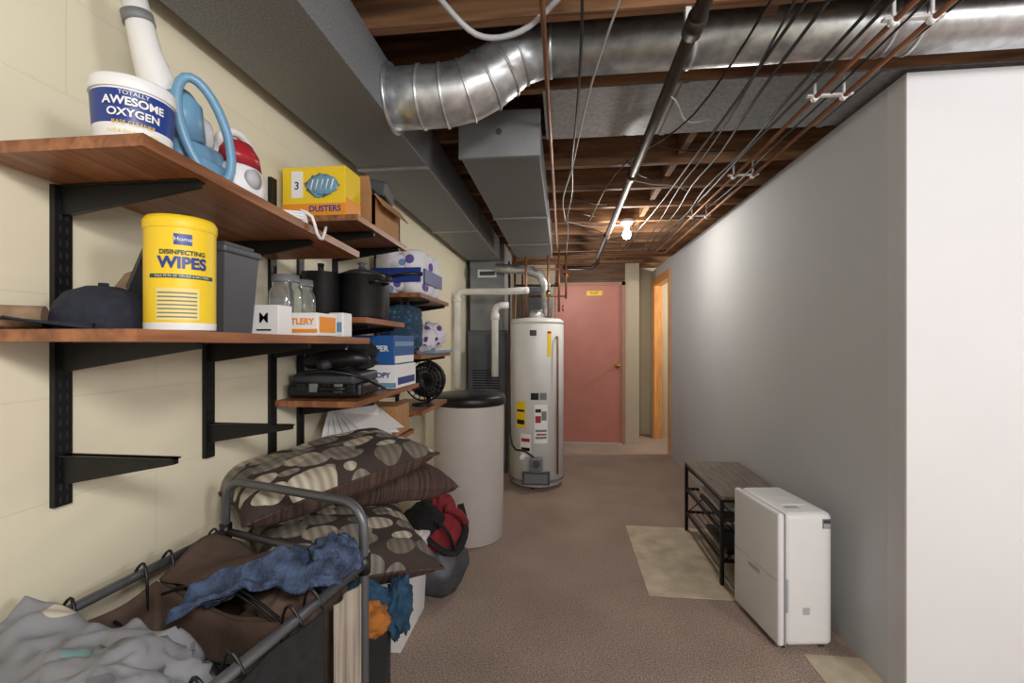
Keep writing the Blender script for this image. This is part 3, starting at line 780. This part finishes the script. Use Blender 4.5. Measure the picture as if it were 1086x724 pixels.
def P(u, v):
    l = NL.lerp(LL, v); r = NR.lerp(LR, v); return l.lerp(r, u)
def bag(v0, v1, mo, seed, zt_=.79):
    cs = [(.06, v0), (.94, v0), (.94, v1), (.06, v1)]
    def f(t, h):
        tt = (t % 1)*4; k = int(tt) % 4; w = tt-int(tt)
        a = cs[k]; b = cs[(k+1) % 4]
        u = a[0]+(b[0]-a[0])*w; v = a[1]+(b[1]-a[1])*w
        p = P(u, v); c = P(.5, (v0+v1)/2)
        z = .17+(zt_-.17)*h
        sag = -.03*math.sin(w*pi)*(h**3) if k in (0, 2) else -.008*math.sin(w*pi)*h**3
        n = noise.noise(Vector((p.x*9+seed, p.y*9, z*5)))*.018
        d = (p-c); d.normalize()
        q = p+d*(n-.012*(1-h))
        return Vector((q.x, q.y, z+sag))
    o.grid(f, 64, 20, mo, thick=.004)
    o.grid(lambda a, b: Vector((*P(.08+.84*a, v0+(v1-v0)*b), .18)), 4, 4, mo)
    for u in (0.0, 1.0):
        for vv in (v0+.04, v1-.04):
            e = P(u, vv); g = P(.07 if u == 0 else .93, vv)
            pts = [(g.x, g.y, .74), (g.x, g.y, .80), ((g.x+e.x)/2, e.y, .835), (e.x, e.y, .826), (e.x+(-.014 if u == 0 else .014), e.y, .80)]
            o.tube(pts, .003, blackp, 6, sub=3)
bag(.05, .34, blackf, 1); bag(.36, .66, brownbag, 5); bag(.68, .96, brownbag, 9)
for v in (.36, .66, .68, .5):
    a = P(.1, v); b = P(.9, v)
    pts = [(a.x+(b.x-a.x)*t, a.y+(b.y-a.y)*t, .765+.05*math.sin(pi*t)*(1 if v != .5 else -.4)) for t in [i/10 for i in range(11)]]
    o.tube(pts, .003, blackp, 6)
e0 = P(1.03, .28); e1 = P(1.03, .72)
o.grid(lambda a, b: Vector((e0.x+(e1.x-e0.x)*a+.006*math.sin(a*9), e0.y+(e1.y-e0.y)*a, .8-.4*b)), 12, 6, blackf, thick=.004)
e2 = P(1.03, .78); e3 = P(1.03, .93)
o.grid(lambda a, b: Vector((e2.x+(e3.x-e2.x)*a+.006*math.sin(a*9), e2.y+(e3.y-e2.y)*a, .79-.5*b)), 12, 6, stripe, thick=.004)
o.grid(lambda a, b: Vector((*P(.06+.5*a, .97-.30*b), .80-.02*math.sin(a*pi)+.025*b*(1-b)*4+.012*math.sin(a*7+b*5))), 24, 12, brownbag, thick=.004)
o.done()

o = O('printed_blanket')
def bl(u, v):
    x = -.955+.33*u; y = .43+.30*v
    p = Vector((x*5, y*5, 0))
    e = max(0, min(1, 1-max(abs(u-.5), abs(v-.5))*2))
    z = .80+.06*(e**.45)+.045*noise.noise(p*1.6)*min(1, e*4)+.022*noise.noise(p*5)
    edge = 1-min(1, e*5)
    return Vector((x+.02*noise.noise(p*2), y+.02*noise.noise(p*2.3+Vector((4, 4, 4))), z-.05*edge))
o.grid(bl, 70, 70, printcl, thick=.012); o.done()
o = O('printed_blanket')
o.heap((-.64, .56, .785), (.12, .11, .065), printcl, 12, .35, 34, 1.8); o.done()
o = O('blue_towel')
def tw(u, v):
    w = (v-.5)*.10
    x = -.72+.27*u; y = .80+.15*u+w+.02*math.sin(u*5)
    z = .795+.03*math.sin(u*pi)+.03*noise.noise(Vector((x*18, y*18, 1)))+.03*math.sin(v*pi)+.012*math.sin(v*12+u*6)+.02*u
    return Vector((x, y, z))
o.grid(tw, 60, 30, bluecl, thick=.014)
o.heap((-.49, .93, .84), (.045, .045, .045), bluecl, 3, .4, 26, 2.5)
o.done()
o = O('laundry_pile'); o.heap((-.60, .96, .70), (.09, .07, .07), brownin, 2, .3, 22)
o.heap((-.7, .75, .62), (.15, .08, .08), darkg, 5, .3, 22); o.done()

o = O('black_hamper')
def hm(t, h):
    a = t*2*pi; k = 1/max(abs(math.cos(a)), abs(math.sin(a)))**.8
    n = 1+.04*noise.noise(Vector((math.cos(a)*2, math.sin(a)*2, h*3)))
    return Vector((-.65+.15*k*math.cos(a)*n*(.93+.07*h), 1.23+.095*k*math.sin(a)*n*(.93+.07*h), .0+.56*h))
o.grid(hm, 48, 14, blackf, thick=.006); o.bb(-.77, -.53, 1.15, 1.31, 0.001, .01, blackf)
o.done()
o = O('laundry_pile'); o.heap((-.53, 1.19, .55), (.05, .05, .04), orangecl, 6, .35, 20); o.heap((-.57, 1.25, .575), (.06, .055, .04), tealcl, 7, .4, 22); o.heap((-.66, 1.22, .52), (.1, .07, .05), tealcl, 9, .3, 20)
o.heap((-.485, 1.30, .53), (.035, .05, .07), tealcl, 4, .45, 22, 3)
o.done()
def tote(name, x0, x1, y0, y1, h, mat):
    o = O(name)
    o.hexa([(x0+.02, y0+.02, 0), (x1-.02, y0+.02, 0), (x1-.02, y1-.02, 0), (x0+.02, y1-.02, 0), (x0+.005, y0+.005, h-.03), (x1-.005, y0+.005, h-.03), (x1-.005, y1-.005, h-.03), (x0+.005, y1-.005, h-.03)], mat)
    o.box(((x0+x1)/2, (y0+y1)/2, h-.018), (x1-x0+.01, y1-y0+.01, .025), mat, .008)
    o.box(((x0+x1)/2, (y0+y1)/2, h-.004), (x1-x0-.05, y1-y0-.05, .012), mat, .005)
    o.box((x1, (y0+y1)/2, h-.05), (.02, .1, .02), mat, .005)
    o.done()
tote('grey_storage_tote', -.965, -.76, 1.36, 1.76, .54, graphite)
tote('white_storage_tote', -.95, -.66, 1.83, 2.2, .38, white)

def pillow(name, c, rot, a, b, t, mat, back=None, piping=None):
    o = O(name)
    def half(sg):
        def f(u, v):
            x = (u-.5)*2; y = (v-.5)*2
            px = a*x*(1-.09*(1-y*y)*(x*x)); py = b*y*(1-.12*(1-x*x)*(y*y))
            z = t*((1-x**4)*(1-y**4))**.5
            w = noise.noise(Vector((x*2.5, y*2.5, sg*3+c[0]*9)))*.14*z
            w += noise.noise(Vector((x*6, y*6, sg*3+c[1]*9)))*.07*z
            return Vector((px, py, sg*(z+w)))
        return f
    o.grid(half(1), 40, 30, mat); o.grid(half(-1), 40, 30, back or mat)
    if piping:
        pts = []
        for k in range(80):
            s_ = k/80*4; e = int(s_); w = (s_-e)*2-1
            x, y = [(w, -1), (1, w), (-w, 1), (-1, -w)][e]
            pts.append((a*x*(1-.09*(1-y*y)*(x*x)), b*y*(1-.12*(1-x*x)*(y*y)), 0))
        o.tube(pts, .005, piping, 6, closed=True)
    o.done(Matrix.Translation(c) @ Euler(rot).to_matrix().to_4x4())
pillow('patterned_pillow', (-.745, 1.375, .905), (.05, -.12, .93), .30, .185, .07, pillowm, brownp, brownp)
pillow('brown_pillow', (-.695, 1.70, .78), (.0, .10, .7), .235, .20, .065, brownp)
pillow('patterned_pillow', (-.715, 1.41, .655), (.22, .12, .75), .27, .21, .075, pillowm, brownp, brownp)

o = O('duffel_bag')
o.heap((-.68, 2.42, .24), (.13, .17, .23), redf, 3, .16, 30, 2)
o.heap((-.66, 2.36, .13), (.15, .17, .14), darkg, 5, .12, 24, 2)
o.heap((-.72, 2.33, .38), (.10, .1, .08), blackf, 7, .2, 22, 2)
o.tube([(-.62, 2.20, .42), (-.57, 2.24, .34), (-.55, 2.3, .2), (-.56, 2.36, .08)], .02, blackf, 8, sub=4, flat=.4)
o.tube([(-.72, 2.2, .38), (-.6, 2.2, .28), (-.54, 2.28, .24), (-.52, 2.4, .3), (-.56, 2.45, .42)], .02, blackf, 8, sub=4, flat=.4)
o.tube([(-.60, 2.28, .46), (-.54, 2.32, .42), (-.52, 2.4, .34)], .02, redf, 8, sub=4)
o.done()

# ------------------------------------------------------------------ dehumidifier
o = O('dehumidifier')
W, D, H = .235, .365, .585
o.box((W/2+.012, D/2, H/2+.012), (W-.024, D, H-.02), white, .028, seg=6, smooth=True)
o.box((.012, D/2, H/2+.012), (.030, D-.006, H-.024), white, .012, seg=4, smooth=True)
o.box((.0275, D/2, H/2+.012), (.002, D-.001, H-.03), lightg)
o.box((-.001, D/2, .30), (.006, D-.02, .004), lightg, .001)
o.box((-.003, D/2, .275), (.004, .09, .022), lightg, .0015)
o.bb(.185, .222, -.0015, .001, .522, .562, midg); o.bb(.19, .217, -.0025, 0, .545, .557, darkg)
for i in range(3): o.bb(.19, .217, -.0025, 0, .527+i*.006, .529+i*.006, white)
o.box((.034, .0, .24), (.010, .006, .14), lightg, .003)
o.bb(.10, .13, -.001, .001, .16, .19, lightg)
o.box((W/2+.01, D/2+.02, H+.002), (.12, .2, .004), offw, .0015); o.box((W/2-.02, .07, H+.002), (.06, .03, .003), lightg, .001)
for i in range(6): o.bb(W/2-.03, W/2+.05, .12+i*.03, .123+i*.03, H+.003, H+.0045, lightg)
for x in (.04, W-.03):
    for y in (.04, D-.04): o.cyl((x-.008, y, .013), (x+.008, y, .013), .013, darkg, seg=14)
o.tube([(W-.02, D-.01, .1), (W+.0, D+.03, .05), (W-.05, D+.08, .008), (W-.1, D+.03, .006)], .004, white, 6, sub=4)
o.done(Matrix.Translation((.903, 2.024, 0)) @ Matrix.Rotation(math.radians(8.4), 4, 'Z'))

# ------------------------------------------------------------------ bench rack
o = O('shoe_rack_bench')
x0, x1, y0, y1, h = .85, 1.19, 2.56, 3.27, .465
for x in (x0, x1):
    for y in (y0, y1): o.box((x, y, h/2), (.02, .02, h), black, .002)
for z in (.13, .29, h-.01):
    for x in (x0, x1): o.box((x, (y0+y1)/2, z), (.015, y1-y0, .015), black)
    for y in (y0, y1): o.box(((x0+x1)/2, y, z), (x1-x0, .015, .015), black)
o.box(((x0+x1)/2, (y0+y1)/2, h+.007), (x1-x0+.02, y1-y0+.03, .018), rackwood, .003)
for z in (.135, .295):
    for i in range(9): o.tube([(x0+.035*i+.02, y0, z), (x0+.035*i+.02, y1, z)], .003, black, 6)
for y in (y0, y1):
    o.tube([(x0+.01, y, .13), (x1, y, h-.03)], .004, black, 6); o.tube([(x1-.01, y, .13), (x0, y, h-.03)], .004, black, 6)
o.bb(x0+.03, x1-.05, y0+.1, y1-.2, .3, .325, darkg, .004)
o.bb(x0+.05, x1-.08, y0+.2, y1-.1, .326, .345, offw, .003); o.bb(x0+.04, x1-.08, y0+.05, y1-.3, .14, .17, blackp, .006)
o.done()

# ------------------------------------------------------------------ lights
def pt(name, loc, e, col=(1, 1, 1), r=.1):
    l = bpy.data.lights.new(name, 'POINT'); l.energy = e; l.color = col; l.shadow_soft_size = r
    ob = bpy.data.objects.new(name, l); ob.location = loc; S.collection.objects.link(ob)
pt('bulb_light', (bx, by, 2.09), 20, (1, .94, .84), .04)
pt('rear_ceiling_lamp', (.75, -.75, 2.1), 88, (1, .985, .95), .2)
pt('rear_side_fill', (2.2, -.6, 1.9), 70, (1, .99, .98), .25)  # unseen light added behind the camera as soft fill
pt('side_room_lamp', (2.1, 5.6, 2.0), 55, (1, .93, .8), .1)
pt('far_hall_light', (.1, 5.2, 1.95), 8, (1, .95, .88), .15)  # weak point light before the far door, no fixture modelled

w = bpy.data.worlds.new('world'); S.world = w; w.use_nodes = True
w.node_tree.nodes['Background'].inputs[0].default_value = (.8, .85, .9, 1); w.node_tree.nodes['Background'].inputs[1].default_value = .3
S.view_settings.view_transform = 'Standard'
S.view_settings.exposure = 0.3

cam = bpy.data.cameras.new('camera'); cam.lens = 16; cam.sensor_width = 36; cam.clip_start = .02
co = bpy.data.objects.new('camera', cam); S.collection.objects.link(co)
co.location = (0, 0, 1.31); co.rotation_euler = (pi/2, 0, math.radians(6.4))
S.camera = co
